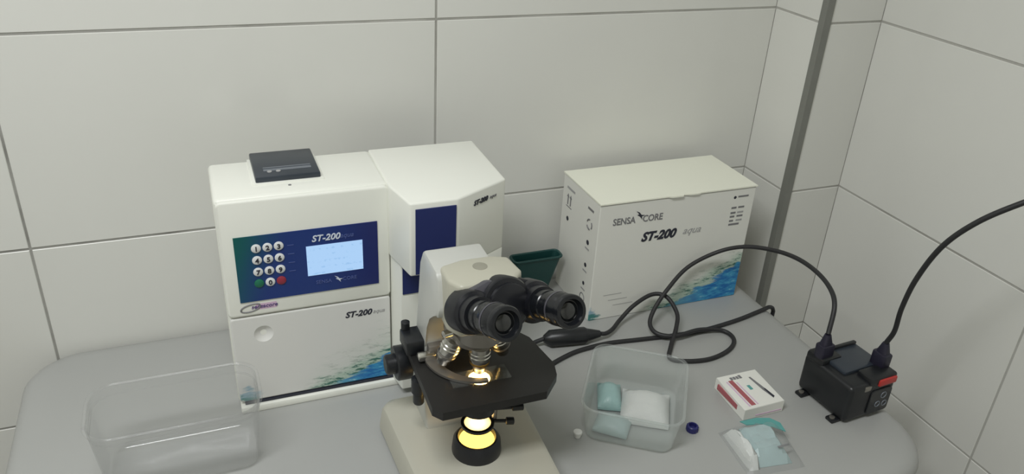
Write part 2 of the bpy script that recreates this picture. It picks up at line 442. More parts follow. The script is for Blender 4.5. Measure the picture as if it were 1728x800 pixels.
# keys
keys = [['1', '2', '3'], ['4', '5', '6'], ['7', '8', '9'], ['Y', '0', 'N']]
for r in range(4):
    for c in range(3):
        kx = .0475+c*.0138+(-.0008)*r*.2; kz = .2520-r*.0168
        mt = 'keywhite' if r < 3 or c == 1 else ('keygreen' if c == 0 else 'keyred')
        bm = bmesh.new(); bm_lathe(bm, [(.0060, 0), (.0060, .0012), (.0048, .0020), (0, .0022)], frame_to((kx, YC-.0010, kz), (0, -1, 0)), 20)
        k = finish(bm, 'key', mt, None, 40); subw(k, con)
        if r < 3 or c == 1:
            text('digit', keys[r][c], 'ink', None, (kx, YC-.0034, kz-.0032), .0092, align='CENTER', bold=.0003)
            d = bpy.data.objects[[o.name for o in COL.objects if o.name.startswith('digit')][-1]] if False else COL.objects[-1]
            subw(d, con)
for i in range(4):
    subw(box('legend_mark', (.0855, YT-.0001, .2505-i*.0125), (.0935, YT+.0002, .2513-i*.0125), 'ink_blue'), con)
# maker's logo on the bezel
bm = bmesh.new()
path = [Vector((.0335+.0135*math.cos(a)*(1-.12*a/6.3), YC-.0002, .1655+.0052*math.sin(a)+.0022*math.cos(a))) for a in [k*.28 for k in range(2, 25)]]
bm_tube(bm, path, .0010, 6); A(finish(bm, 'logo_swoosh', 'ink_grey', None, 60))
A(box('logo_tint', (.040, YC-.0001, .1615), (.066, YC+.0003, .1705), 'ink_pink'))
A(text('logo_lettering', 'sensacore', 'ink_violet', None, (.034, YC-.0004, .1640), .0082, shear=.2, bold=.0001))
# lower door with the splash print
MAT['wave_a'] = wave_mat('door_splash_print', (222, 222, 218), .066, .020, .148, -.028, .040, .15, .45)
bm = bmesh.new()
bm_prism(bm, rrect(.006, .217, .016, .151, .004, 3), 0, .007, .002, 2, Matrix.Translation((0, YF+.003, 0)) @ Matrix.Rotation(math.radians(90), 4, 'X'))
door = A(finish(bm, 'lower_door', 'wave_a', None, 35))
YD = YF-.004
# finger dimple: a shallow round hollow cut into the door
bm = bmesh.new(); bmesh.ops.create_uvsphere(bm, u_segments=40, v_segments=30, radius=.020, matrix=Matrix.Translation((.046, YD-.0155, .1225)))
cut = finish(bm, 'cut', 'white2', None, 60)
md = door.modifiers.new('dimple', 'BOOLEAN'); md.operation = 'DIFFERENCE'; md.object = cut; md.solver = 'EXACT'
bpy.context.view_layer.update()
nm_ = bpy.data.meshes.new_from_object(door.evaluated_get(bpy.context.evaluated_depsgraph_get()))
for p in nm_.polygons:
    c_ = p.center; p.use_smooth = (c_.x-.046)**2+(c_.z-.1225)**2 < .0150**2 and abs(p.normal.y) < .999 and c_.y > YD+.0001
door.modifiers.clear(); door.data = nm_; bpy.data.objects.remove(cut, do_unlink=True)
subw(text('lettering', 'ST-200', 'ink', None, (.154, YD-.0002, .1265), .0125, shear=.28, bold=.0004), door)
subw(text('lettering', 'aqua', 'ink_pale', None, (.192, YD-.0002, .1275), .0090, shear=.35), door)
A(box('door_gap_shade', (.012, YF-.0050, .0115), (.219, YF+.001, .0150), 'ink', None))  # dark strip painting the shade in the gap below the door
# right-hand sampler section
A(prism('sampler_housing', [(.219, YB), (.219, -.232), (.2235, -.264), (.293, -.264), (.366, -.240), (.366, YB)], .012, .300, 'white', None, .003, 2))
hood = A(prism('sampler_hood', [(.2175, YB), (.2165, -.236), (.2285, -.296), (.292, -.296), (.371, -.253), (.373, YB)], .2165, .3205, 'white', None, .003, 3))
bp = box('blue_window', (.2355, -.2975, .2195), (.2885, -.2950, .3120), 'navy'); subw(bp, hood)
A(box('blue_strip', (.2262, -.2652, .172), (.288, -.2630, .2160), 'navy'))
xd = Vector((.079, .043, 0)).normalized()
A(prism('side_cover', [(.2945, -.2945), (.371, -.2530), (.3715, -.20), (.2945, -.20)], .012, .2175, 'white', None, .002, 2))
subw(text('lettering', 'ST-200', 'ink', None, Vector((.316, -.2829, .3010))+xd.cross(Vector((0, 0, 1)))*.0006, .0092, xdir=xd, shear=.25, bold=.0004), hood)
subw(text('lettering', 'aqua', 'ink_grey', None, Vector((.343, -.2682, .3015))+xd.cross(Vector((0, 0, 1)))*.0006, .0070, xdir=xd, shear=.35), hood)
# printer
pt = A(box('printer', (.058, -.190, .3185), (.139, -.104, .329), 'printer', None, .002, 2))
subw(box('printer_bezel', (.054, -.194, .3185), (.143, -.1085, .3218), 'white', None, .001), pt)
subw(box('paper_slot', (.070, -.1640, .3286), (.130, -.1615, .3300), 'printer_grey', None), pt)
subw(box('cutter_bar', (.070, -.1725, .3286), (.130, -.1655, .3294), 'ink_grey' if False else 'printer_grey', None), pt)
for k, x in enumerate((.077, .088)):
    subw(lathe('button', [(.0030, 0), (.0030, .0012), (0, .0016)], 'ink_pale', None, (x, -.1750, .3287)), pt)
A(lathe('status_light', [(.0020, 0), (.0020, .0008), (0, .0012)], 'ink_grey', None, (.098, -.2020, .3198), seg=14))

# ------------------------------------------------------------------ carton
BX0, BX1, BY0, BY1, BH = .5685, .8625, -.166, -.030, .2175
MAT['wave_b'] = wave_mat('carton_splash_print', (232, 232, 225), .640, .004, .215, -.026, .066, .15)
bxr = empty('reagent_carton', (.715, -.098, 0), 'white printed reagent carton with blue water splash beside the pier', 'carton')
B = lambda o: sub(o, bxr)
B(box('carton_body', (BX0, BY0, 0), (BX1, BY1, BH-.003), 'wave_b', None, .0012, 1))
# lid with the tuck tab notch at the front edge
lidp = [(BX0-.001, BY1+.001), (BX0-.001, BY0-.0015), (.690, BY0-.0015), (.697, BY0-.0045), (.716, BY0-.0045), (.720, BY0-.001), (.736, BY0-.0035), (.747, BY0-.0035), (.752, BY0-.0015), (BX1+.001, BY0-.0015), (BX1+.001, BY1+.001)]
B(prism('carton_lid', lidp, BH-.0022, BH, 'carton'))
B(box('lid_gap', (BX0+.001, BY0-.0004, BH-.0032), (BX1-.001, BY0+.002, BH-.0022), 'ink_grey'))
YX = BY0-.0003
B(text('lettering', 'SENSA', 'ink_grey', None, (.5935, YX, .1770), .0165, sx=.86, bold=.0003))
bird('ink', (.6420, YX, .1890), .016, par=bxr)
B(text('lettering', 'CORE', 'ink_grey', None, (.6475, YX, .1770), .0165, sx=.86, bold=.0003))
B(text('lettering', 'ST-200', 'ink', None, (.6500, YX, .1405), .0225, shear=.28, bold=.0010, sx=.98))
B(text('lettering', 'aqua', 'ink_pale', None, (.7280, YX, .1430), .0190, shear=.4))
for k in range(3):
    B(box('print_line', (.592+.010*k, YX-.0001, .046-.011*k), (.626+.012*k, YX+.0002, .0468-.011*k), 'ink_pale'))
# small print block top right
B(lathe('print_drop', [(.0028, 0), (.0028, .0003)], 'ink', None, (.8225, BY0+.0002, .1990), (0, -1, 0), 14))
B(box('print_word', (.8285, YX-.0001, .1985), (.8490, YX+.0002, .2015), 'ink_grey'))
for r, (z, a, b) in enumerate(((.178, .8190, .8290), (.1685, .8190, .8290), (.1615, .8190, .8280), (.1535, .8190, .8270), (.1465, .8190, .8400))):
    B(box('print_word', (a, YX-.0001, z), (b, YX+.0002, z+.0035), 'ink_grey'))
    if r < 4: B(box('print_word', (.8325, YX-.0001, z+.0003), (.8445, YX+.0002, z+.0035), 'ink_pale' if r % 2 else 'ink_grey'))
# shipping marks on the left end
def endbox(n, y0, y1, z0, z1, m): return B(box(n, (BX0-.0004, y0, z0), (BX0+.0002, y1, z1), m))
endbox('print_word', -.076, -.046, .1945, .1985, 'ink_pale'); endbox('print_word', -.146, -.126, .1925, .1965, 'ink_grey')
for y in (-.052, -.062):                                    # two up-arrows
    endbox('arrow_stem', y-.0016, y+.0016, .166, .180, 'ink_grey')
    bm = bmesh.new(); bm_prism(bm, [(-.004, 0), (.004, 0), (0, .006)], 0, .0005, 0, 2, Matrix.Translation((BX0-.0001, y, .180)) @ Matrix.Rotation(math.radians(-90), 4, 'Z') @ Matrix.Rotation(math.radians(90), 4, 'X'))
    B(finish(bm, 'arrow_head', 'ink_grey'))
endbox('arrow_bar', -.067, -.047, .162, .1635, 'ink_grey')
bm = bmesh.new(); bm_lathe(bm, [(.0045, 0), (.0045, .0005)], frame_to((BX0+.0001, -.056, .141), (-1, 0, 0)), 6); B(finish(bm, 'fragile_mark', 'ink'))
for k in range(3):                                          # recycling loop of three bent arrows
    a0 = k*2.094+.3
    pth = [Vector((BX0-.0002, -.136+.0085*math.cos(a0+t*.26), .168+.0085*math.sin(a0+t*.26))) for t in range(6)]
    bm = bmesh.new(); bm_tube(bm, pth, .0014, 5); B(finish(bm, 'recycle_arrow', 'ink_grey'))
for z, s in ((.135, .0045), (.093, .0040), (.058, .0036)):
    bm = bmesh.new(); bm_lathe(bm, [(s, 0), (s, .0005)], frame_to((BX0+.0001, -.136, z), (-1, 0, 0)), 8); B(finish(bm, 'handling_mark', 'ink'))
    endbox('print_word', -.143, -.129, z-.013, z-.010, 'ink_pale')
bm = bmesh.new(); bm_tube(bm, [Vector((BX0-.0001, -.136+.008*math.cos(t*.42), .030+.008*math.sin(t*.42))) for t in range(16)], .0010, 5); B(finish(bm, 'ring_mark', 'ink_grey'))

# ------------------------------------------------------------------ dark teal tub between analyzer and carton
tub = empty('teal_tub', (.512, -.062, 0), 'dark teal plastic tub behind the microscope, between analyzer and carton', 'tub')
def tr_loop(cx, cy, hx, hy, r, z): return [(cx+x, cy+y, z) for x, y in rrect(-hx, hx, -hy, hy, r, 5)]
bm = bmesh.new()
cx, cy = .512, -.062
loft(bm, [tr_loop(cx, cy, .020, .008, .005, 0.0), tr_loop(cx, cy, .044, .013, .008, .078), tr_loop(cx, cy, .042, .011, .007, .0785), tr_loop(cx, cy, .018, .006, .004, .003)])
sub(finish(bm, 'tub_body', 'teal_tub', None, 40), tub)
bm = bmesh.new()
bm_tube(bm, [Vector(p) for p in tr_loop(cx, cy, .0445, .0135, .008, .078)]+[Vector(tr_loop(cx, cy, .0445, .0135, .008, .078)[0])], .0022, 8)
sub(finish(bm, 'tub_rim', 'teal_tub', None, 60), tub)

# ------------------------------------------------------------------ microscope
AX, AY = .272, -.446
mic = empty('binocular_microscope', (AX, AY, 0), 'cream binocular microscope with black stage and glowing lamp', 'microscope')
M = lambda o: sub(o, mic)
def trap(dx, z, y0=-.545, y1=-.312):
    out = []
    for x, y in rrect(-1, 1, y0+dx, y1-dx, 0, 1): pass
    n = 7; r = .018
    hw0, hw1 = .088-dx, .097-dx
    for (sx, yy, hw, a0) in ((-1, y0+dx, hw0, 180), (1, y0+dx, hw0, 270), (1, y1-dx, hw1, 0), (-1, y1-dx, hw1, 90)):
        cx = .273+sx*(hw-r); cyy = yy+r if yy < -.43 else yy-r
        for k in range(n+1):
            a = math.radians(a0+90*k/n); out.append((cx+r*math.cos(a), cyy+r*math.sin(a), z))
    return out
bm = bmesh.new()
loft(bm, [trap(.004, .006), trap(0, .010), trap(.003, .036), trap(.006, .043), trap(.012, .046)])
M(finish(bm, 'base', 'basecream', None, 40))
for sx in (-1, 1):
    for y in (-.52, -.335):
        M(lathe('foot', [(.010, 0), (.011, .007)], 'black', None, (.273+sx*.07, y, 0), seg=20))
# arm: side profile (y,z) extruded in x
prof = [(-.322, .044), (-.336, .12), (-.352, .20), (-.366, .278), (-.371, .294), (-.378, .300), (-.426, .298), (-.432, .292), (-.440, .255), (-.436, .242), (-.420, .236), (-.402, .226), (-.390, .205), (-.386, .17), (-.386, .10), (-.394, .044)]
bm = bmesh.new()
bm_prism(bm, [(p[0], p[1]) for p in prof], -.035, .035, .004, 2, Matrix.Translation((.2575, 0, 0)) @ Matrix(((0, 0, 1, 0), (1, 0, 0, 0), (0, 1, 0, 0), (0, 0, 0, 1))))
M(finish(bm, 'arm', 'armwhite', None, 40))
# prism housing of the head (cream) and the collar below it
M(prism('head_housing', [(.229, -.420), (.228, -.452), (.238, -.470), (.300, -.470), (.315, -.455), (.311, -.420), (.290, -.412), (.256, -.412)], .235, .302, 'cream', None, .005, 3))
M(lathe('head_collar', [(.026, 0), (.026, .018), (.023, .020), (.023, .026)], 'dullmetal', None, (AX, -.442, .214)))
M(lathe('clamp_screw', [(.0045, 0), (.0045, .010), (.003, .011)], 'silver', None, (.238, -.440, .224), (-1, -.2, 0), 16))
MAT['capgrey'] = plain('cap_grey', (150, 148, 134), .5, 0, .1, 40)
M(lathe('cap_smear', [(.0085, 0), (.0085, .0006), (.0070, .0008), (0, .0005)], 'capgrey', None, (.272, -.434, .3016), seg=24))  # thin grey disc drawn for the smear on the cap top
# binocular bridge
D = Vector((.16, -.918, .355)).normalized()
U = Vector((.985, .17, -.10)); U = (U-D*U.dot(D)).normalized(); V_ = U.cross(D)*-1
if V_.z < 0: V_ = -V_
H = Vector((.2825, -.473, .272))
def hm(p): return H+U*p[0]+V_*p[1]+D*p[2]
M(lathe('hinge', [(.031, -.012), (.031, .010), (.029, .013), (.0245, .014), (.0245, .018), (.022, .0195), (0, .0200)], 'headblack', None, hm((.002, .003, .002)), D, 40))
for s in (-1, 1):
    q = .0385
    # wing: rounded plate joining hinge to tube housing
    pts = [(s*.004, .030), (s*.018, .031), (s*(q+.012), .020), (s*(q+.024), .002), (s*(q+.019), -.016), (s*(q), -.0245), (s*.016, -.020), (s*.002, -.006)]
    if s < 0: pts = pts[::-1]
    mt = Matrix((U, V_, D)).transposed().to_4x4(); mt.translation = H
    wg = M(prism('wing', pts, -.010 if s < 0 else -.014, .010 if s < 0 else .005, 'wing' if s < 0 else 'headblack', None, .003, 2, mt))  # left wing is grey as if lit: that light is put into its colour
    M(lathe('tube_housing', [(.0245, -.010), (.0245, .010), (.0235, .013), (.0200, .015), (.0195, .028)], 'headblack', None, hm((s*q, 0, 0)), D))
    M(lathe('eyepiece_tube', [(.0170, .026), (.0170, .040), (.0160, .041), (.0160, .044), (.0170, .045), (.0170, .052)], 'blackgloss', None, hm((s*q, 0, 0)), D))
    ep = M(lathe('eyepiece', [(.0178, .052), (.0182, .054), (.0182, .070), (.0172, .072), (.0172, .074), (.0186, .0755), (.0186, .082), (.0176, .0835), (.0140, .0835), (.0120, .0775), (.0, .0770)], 'blackgloss', None, hm((s*q, 0, 0)), D))
    subw(lathe('eye_lens', [(.0112, .0772), (.0090, .0790), (.0050, .0800), (0, .0803)], 'darkglass', None, hm((s*q, 0, 0)), D), ep)
    subw(lathe('ring_band', [(.0185, .058), (.0187, .0585), (.0187, .0605), (.0185, .061)], 'wing', None, hm((s*q, 0, 0)), D, close=False), ep)
# nosepiece and objectives
TH = math.radians(21)
Nn = Vector((0, math.sin(TH), -math.cos(TH)))
fv = Vector((0, -math.cos(TH), -math.sin(TH))); lv = Vector((1, 0, 0))
RO = .029
Tn = Vector((AX, AY, .2150))-Vector((0, fv.y, 0))*RO
nose = M(lathe('nosepiece', [(.022, -.010), (.032, -.006), (.035, -.001), (.035, .004), (.032, .008), (.024, .012), (0, .013)], 'dullmetal', None, Tn, Nn))
for az, L, kn in ((0, .0365, 'brass'), (62, .040, 'silver'), (-64, .040, 'silver'), (180, .026, 'silver')):
    rad = fv*math.cos(math.radians(az))+lv*math.sin(math.radians(az))
    st = Tn+rad*RO+Nn*.004
    dr = (Nn*math.cos(TH)+rad*math.sin(TH)).normalized()
    ob = M(lathe('objective', [(.0120, 0), (.0120, .006), (.0128, .007), (.0128, .010), (.0120, .011), (.0128, .012), (.0128, .015), (.0114, .016), (.0114, L*.66), (.0084, L*.78), (.0074, L*.95), (.0052, L), (0, L)], 'silver', None, st, dr, 28))
    subw(lathe('colour_ring', [(.0116, L*.54), (.0118, L*.55), (.0118, L*.61), (.0116, L*.62)], kn if az == 0 else 'dullmetal', None, st, dr, 28, False), ob)
# stage with an aperture
ZS = .158
sp = [(.206, -.350), (.203, -.484), (.212, -.496), (.338, -.496), (.362, -.470), (.368, -.448), (.360, -.388), (.338, -.350)]
bm = bmesh.new()
def ring_cut(z): return [bm.verts.new((AX+.016*math.cos(2*math.pi*k/24), AY+.016*math.sin(2*math.pi*k/24), z)) for k in range(24)]
vt = [bm.verts.new((x, y, ZS)) for x, y in sp]; vb = [bm.verts.new((x, y, ZS-.011)) for x, y in sp]
ct, cb = ring_cut(ZS), ring_cut(ZS-.011)
for a, b in ((vt, ct), (vb, cb)):
    es = [bm.edges.new((a[i], a[(i+1) % len(a)])) for i in range(len(a))]+[bm.edges.new((b[i], b[(i+1) % 24])) for i in range(24)]
    bmesh.ops.triangle_fill(bm, edges=es, use_beauty=True)
for i in range(len(sp)): bm.faces.new((vb[i], vb[(i+1) % len(sp)], vt[(i+1) % len(sp)], vt[i]))
for i in range(24): bm.faces.new((ct[i], ct[(i+1) % 24], cb[(i+1) % 24], cb[i]))
stage = M(finish(bm, 'stage', 'stage', None, 30))
subw(prism('stage_skirt', [(.214, -.352), (.212, -.480), (.330, -.482), (.350, -.452), (.345, -.352)], ZS-.020, ZS-.011, 'black'), stage)
M(box('stage_bracket', (.235, -.405, .095), (.300, -.372, ZS-.019), 'black', None, .003))
# mechanical stage at the back left: rail, slide finger, knobs
M(box('stage_rail', (.206, -.372, ZS), (.320, -.352, ZS+.010), 'black', None, .002))
M(box('rail_carriage', (.200, -.384, ZS), (.232, -.348, ZS+.020), 'black', None, .003))
M(lathe('rail_knob', [(.0055, 0), (.0055, .012), (.004, .013)], 'black', None, (.207, -.352, ZS+.018), seg=18))
arcp = [(.232+.0, -.372, ZS+.004)]+[(.292-.062*math.cos(a)-.012, -.400-.062*math.sin(a), ZS+.004) for a in [math.radians(k) for k in range(0, 95, 8)]]
bm = bmesh.new()
inn = [(x+.010*(1 if i else 0)+.002, y+.010, z) for i, (x, y, z) in enumerate(arcp)]
outp = [Vector(p) for p in arcp]; inp = []
for i, p in enumerate(outp):
    t = (outp[min(i+1, len(outp)-1)]-outp[max(i-1, 0)]).normalized(); nn = Vector((-t.y, t.x, 0)); wdt = .018*(1-.72*i/len(outp))
    inp.append(p+nn*wdt)
pl = [(p.x, p.y) for p in outp]+[(p.x, p.y) for p in reversed(inp)]
bm_prism(bm, pl, ZS+.0015, ZS+.0045); M(finish(bm, 'slide_finger', 'dullmetal', None, 30))
M(box('finger_lever', (.210, -.404, ZS+.004), (.232, -.392, ZS+.012), 'silver', None, .002, 2, Matrix.Translation((0, 0, 0))))
M(box('rail_block', (.2245, -.396, ZS), (.262, -.374, ZS+.018), 'dullmetal', None, .002))
# coaxial stage knob hanging below the left edge
M(lathe('stage_knob', [(.0040, 0), (.0040, .010), (.0090, .011), (.0090, .030), (.0070, .032), (.0070, .046), (.006, .048)], 'black', None, (.210, -.402, ZS-.010), (0, 0, -1), 22))
# focus knobs on both sides of the arm
for s in (-1, 1):
    x = .2575+s*.035
    M(lathe('focus_knob', [(.012, 0), (.012, .010), (.0215, .011), (.0225, .013), (.0225, .028), (.0205, .030), (.013, .030), (.013, .040), (.011, .042), (0, .042)], 'black', None, (x, -.352, .128 if s < 0 else .10), (s, 0, 0), 30))
# glass slide with specimen over the lit aperture
bm = bmesh.new(); bm_box(bm, (AX-.036, AY-.013, ZS+.0003), (AX+.036, AY+.013, ZS+.0015)); M(finish(bm, 'glass_slide', 'slideglass'))
# condenser; its top lens emits in place of the lamp light passing through
con2 = M(lathe('condenser', [(.0140, .0535), (.0165, .046), (.0225, .044), (.0225, .020), (.0205, .018), (.0205, .008), (.017, .006)], 'black', None, (AX, AY, .102), close=False))
subw(lathe('condenser_lens', [(.0130, .0), (.0110, .0012), (0, .0016)], 'cond_lens', None, (AX, AY, ZS-.0020)), con2)
# swing-out filter ring with its glass and levers
fr = M(lathe('filter_ring', [(.0165, 0), (.0205, 0), (.0205, .0035), (.0165, .0035), (.0165, 0)], 'black', None, (AX, AY, .0860), close=False))
subw(lathe('filter_glass', [(.0166, .0010), (.0166, .0022)], 'frosted', None, (AX, AY, .0860)), fr)
subw(lathe('filter_lever', [(.0022, 0), (.0022, .016), (.0048, .017), (.0048, .026), (.003, .027)], 'black', None, (AX+.019, AY-.002, .0875), (1, -.25, -.05), 16), fr)
subw(lathe('filter_post', [(.0035, 0), (.0035, .028)], 'dullmetal', None, (AX+.0225, AY+.002, .0875), (0, 0, 1), 16), fr)
M(lathe('iris_lever', [(.0020, 0), (.0020, .022), (.0045, .023), (.0045, .036), (.003, .037)], 'black', None, (AX+.019, AY-.004, .108), (1, -.2, 0), 16))
# lamp housing on the base with the glowing field lens
lh = M(lathe('lamp_housing', [(.0305, 0), (.0310, .004), (.0295, .018), (.0260, .0225), (.0235, .0230), (.0225, .020), (.0218, .0180)], 'headblack', None, (AX, AY, .0445), close=False))
subw(lathe('field_lens', [(.0220, .0150), (.0220, .0180), (.017, .0205), (.009, .0222), (0, .0226)], 'lamp_lens', None, (AX, AY, .0445)), lh)
ll = bpy.data.lights.new('microscope_lamp', 'POINT'); ll.energy = .06; ll.color = (1, .68, .32); ll.shadow_soft_size = .008
lo = bpy.data.objects.new('microscope_lamp', ll); COL.objects.link(lo); lo.location = (AX, AY, .0770)

# ------------------------------------------------------------------ clear container (left, empty)
def container(name, label, cat, c, rz, hb, hr, h, rb, rr, mat, rimr):
    root = empty(name, (c[0], c[1], 0), label, cat, None, rz)
    t = .0014
    def lp(hx, hy, r, z): return [(x, y, z) for x, y in rrect(-hx, hx, -hy, hy, r, 7)]
    bm = bmesh.new()
    loft(bm, [lp(hb[0]-.006, hb[1]-.006, rb, 0.0006), lp(hb[0], hb[1], rb, .005), lp(hr[0], hr[1], rr, h),
              lp(hr[0]-t, hr[1]-t, rr-t, h), lp(hb[0]-t, hb[1]-t, rb-t, .006), lp(hb[0]-.006, hb[1]-.006, rb-t, .0022)])
    finish(bm, 'container_wall', mat, root, 40)
    bm = bmesh.new(); l = [Vector(p) for p in lp(hr[0]+rimr*.5, hr[1]+rimr*.5, rr, h)]; bm_tube(bm, l+[l[0]], rimr, 8)
    finish(bm, 'rim', mat, root, 60)
    return root, lp
k1, lp1 = container('food_container', 'empty clear plastic container in front of the analyzer', 'container', (-.0690, -.304), 0,
                    (.088, .042), (.0975, .052), .098, .020, .030, 'clear', .0022)
l = [Vector(p) for p in lp1(.0955, .0500, .029, .086)]
bm = bmesh.new(); bm_tube(bm, l+[l[0]], .0013, 6); finish(bm, 'rim_bead', 'clear', k1, 60)

# ------------------------------------------------------------------ container on the right with packets
k2, lp2 = container('sample_container', 'milky clear plastic tub holding wrapped packets beside the microscope', 'container', (.522, -.403), math.atan2(-.566, .824),
                    (.060, .070), (.067, .077), .058, .020, .022, 'milky', .0020)
def packet(name, label, lo, hi, mat, rz, at, z, group):
    root_m = Matrix.Translation((k2.location.x, k2.location.y, 0)) @ Matrix.Rotation(k2.rotation_euler.z, 4, 'Z')
    p = root_m @ Vector((*at, z))
    bm = bmesh.new(); bm_box(bm, lo, hi)
    bmesh.ops.subdivide_edges(bm, edges=[e for e in bm.edges if abs(e.verts[0].co.z-e.verts[1].co.z) < 1e-6], cuts=5, use_grid_fill=True)
    for v in bm.verts:
        u = (v.co.x-lo[0])/(hi[0]-lo[0]); q = (v.co.y-lo[1])/(hi[1]-lo[1])
        e = max(0, 16*u*(1-u)*q*(1-q))
        zz = (v.co.z-lo[2]); v.co.z = lo[2]+zz*(.25+.75*min(1, e*1.4))+random.uniform(0, .0006)
    o = finish(bm, name, mat, None, 60); o.location = p; o.rotation_euler = (0, 0, k2.rotation_euler.z+rz); tag(o, label, 'packet', group); return o
packet('wrapped_packet', 'white tissue packet lying in the milky tub, right of the teal ones', (-.034, -.036, 0), (.034, .036, .020), 'tissue', .05, (.017, .014), .0026, 'packets in the tub')
packet('wrapped_packet', 'pale blue-green wrapped packet at the back left of the milky tub', (-.017, -.028, 0), (.017, .028, .018), 'greenpack', .15, (-.036, .026), .0026, 'packets in the tub')
packet('wrapped_packet', 'pale blue wrapped packet at the front left of the milky tub', (-.024, -.020, 0), (.024, .020, .014), 'bluepack', -.1, (-.024, -.034), .0026, 'packets in the tub')

# blue cap and white stopper
cap = empty('bottle_cap', (.588, -.457, 0), 'small dark blue bottle cap lying beside the milky tub', 'cap')
bm = bmesh.new(); bm_lathe(bm, [(.0080, 0), (.0082, .001), (.0080, .008), (.0070, .009), (.0055, .009), (.0050, .004), (0, .0038)], Matrix(), 28)
finish(bm, 'cap_shell', 'bluecap', cap, 40)
for k in range(12):
    a = k*math.pi/6
    bm = bmesh.new(); bm_box(bm, (-.0006, -.0005, .001), (.0006, .0005, .0075), 0, 1, Matrix.Translation((.0082*math.cos(a), .0082*math.sin(a), 0)) @ Matrix.Rotation(a+math.pi/2, 4, 'Z'))
    finish(bm, 'grip_rib', 'bluecap', cap)
st = lathe('white_bead', [(.0040, 0), (.0046, .001), (.0042, .006), (.0060, .0065), (.0060, .0095), (.004, .0110), (0, .0112)], 'wpellet', None, (0, 0, 0), (0, 0, 1), 24)  # plain small white bead
st.location = (.4285, -.4195, 0); tag(st, 'tiny white stopper on the table left of the milky tub', 'bead')

# ------------------------------------------------------------------ little white carton with red stripes
sb = empty('slide_box', (.707, -.424, 0), 'small white carton with red stripes near the black power adapter', 'box', None, 0)
def SB(o): return sub(o, sb)
q = [(.6725, -.3855), (.7425, -.3855), (.7385, -.4625), (.6690, -.4625)]
SB(prism('carton_body', q, 0, .0195, 'carton_side', None, .0008, 1))
def topq(n, x0, x1, y0, y1, m, z=.0196): return SB(box(n, (x0, y0, z-.0002), (x1, y1, z+.0003), m))
topq('red_stripe', .6845, .6920, -.457, -.399, 'redprint')
topq('pink_stripe', .6800, .6825, -.458, -.400, 'ink_pink'); topq('pink_stripe', .6945, .6965, -.457, -.405, 'ink_pink')
SB(box('side_stripe', (.6698, -.4560, .006), (.6722, -.3950, .0145), 'redprint'))
topq('green_patch', .7050, .7100, -.426, -.416, 'tealprint')
for k in range(4):
    topq('print_word', .6905+k*.0052, .6945+k*.0052, -.3985, -.3925+(.0015 if k == 3 else 0), 'ink_grey')
bm = bmesh.new(); bm_prism(bm, [(.7200, -.400), (.7230, -.400), (.7275, -.428), (.7300, -.449), (.7265, -.451), (.7225, -.432)], .0197, .0200); SB(finish(bm, 'printed_pipette', 'ink_grey'))
bm = bmesh.new(); bm_prism(bm, [(.7252, -.430), (.7278, -.430), (.7302, -.449), (.7262, -.452)], .0199, .0202); SB(finish(bm, 'printed_tip', 'ink'))
SB(box('side_print', (.690, -.4630, .004), (.735, -.4620, .006), 'ink_pink'))

# ------------------------------------------------------------------ teal sachet pack in a clear bag
pk = empty('sachet_pack', (.660, -.520, 0), 'pale teal glove sachet in a clear crinkled bag, front of striped carton', 'sachet')
def PK(o): return sub(o, pk)
def crinkled(name, quad, h, mat, n, amp, seed):
    rnd = random.Random(seed); bm = bmesh.new()
    P = [Vector((*q, 0)) for q in quad]; g = {}
    for i in range(n+1):
        for j in range(n+1):
            u, v = i/n, j/n
            p = (P[0]*(1-u)+P[1]*u)*(1-v)+(P[3]*(1-u)+P[2]*u)*v
            e = min(1, 5*min(u, 1-u, v, 1-v)); p.z = .0008+h*e+rnd.uniform(-amp, amp)*e
            g[i, j] = bm.verts.new(p)
    for i in range(n):
        for j in range(n): bm.faces.new((g[i, j], g[i+1, j], g[i+1, j+1], g[i, j+1]))
    rim = [g[i, 0] for i in range(n+1)]+[g[n, j] for j in range(1, n+1)]+[g[i, n] for i in range(n-1, -1, -1)]+[g[0, j] for j in range(n-1, 0, -1)]
    lowr = [bm.verts.new((v.co.x, v.co.y, .0002)) for v in rim]; m = len(rim)
    for i in range(m): bm.faces.new((rim[i], rim[(i+1) % m], lowr[(i+1) % m], lowr[i]))
    bm.faces.new(lowr); return PK(finish(bm, name, mat, None, 25))
crinkled('sachet', [(.632, -.478), (.700, -.485), (.682, -.556), (.622, -.548)], .020, 'bluepack', 9, .0018, 3)
crinkled('clear_bag', [(.620, -.474), (.715, -.478), (.694, -.567), (.610, -.560)], .0235, 'bag', 12, .0022, 5)
bm = bmesh.new()
cv = [(.645, -.483), (.672, -.484), (.690, -.490), (.698, -.503), (.694, -.520), (.684, -.508), (.672, -.497), (.650, -.492)]
bm_prism(bm, cv, .0212, .0224); PK(finish(bm, 'teal_crescent', 'tealprint'))
crinkled('sachet_highlight', [(.624, -.480), (.640, -.481), (.632, -.553), (.617, -.551)], .0225, 'tissue', 7, .0032, 11)  # white crinkled edge strip; the plastic's highlight is put in as colour
PK(box('dark_print', (.664, -.544, .0216), (.682, -.541, .0222), 'ink_grey'))

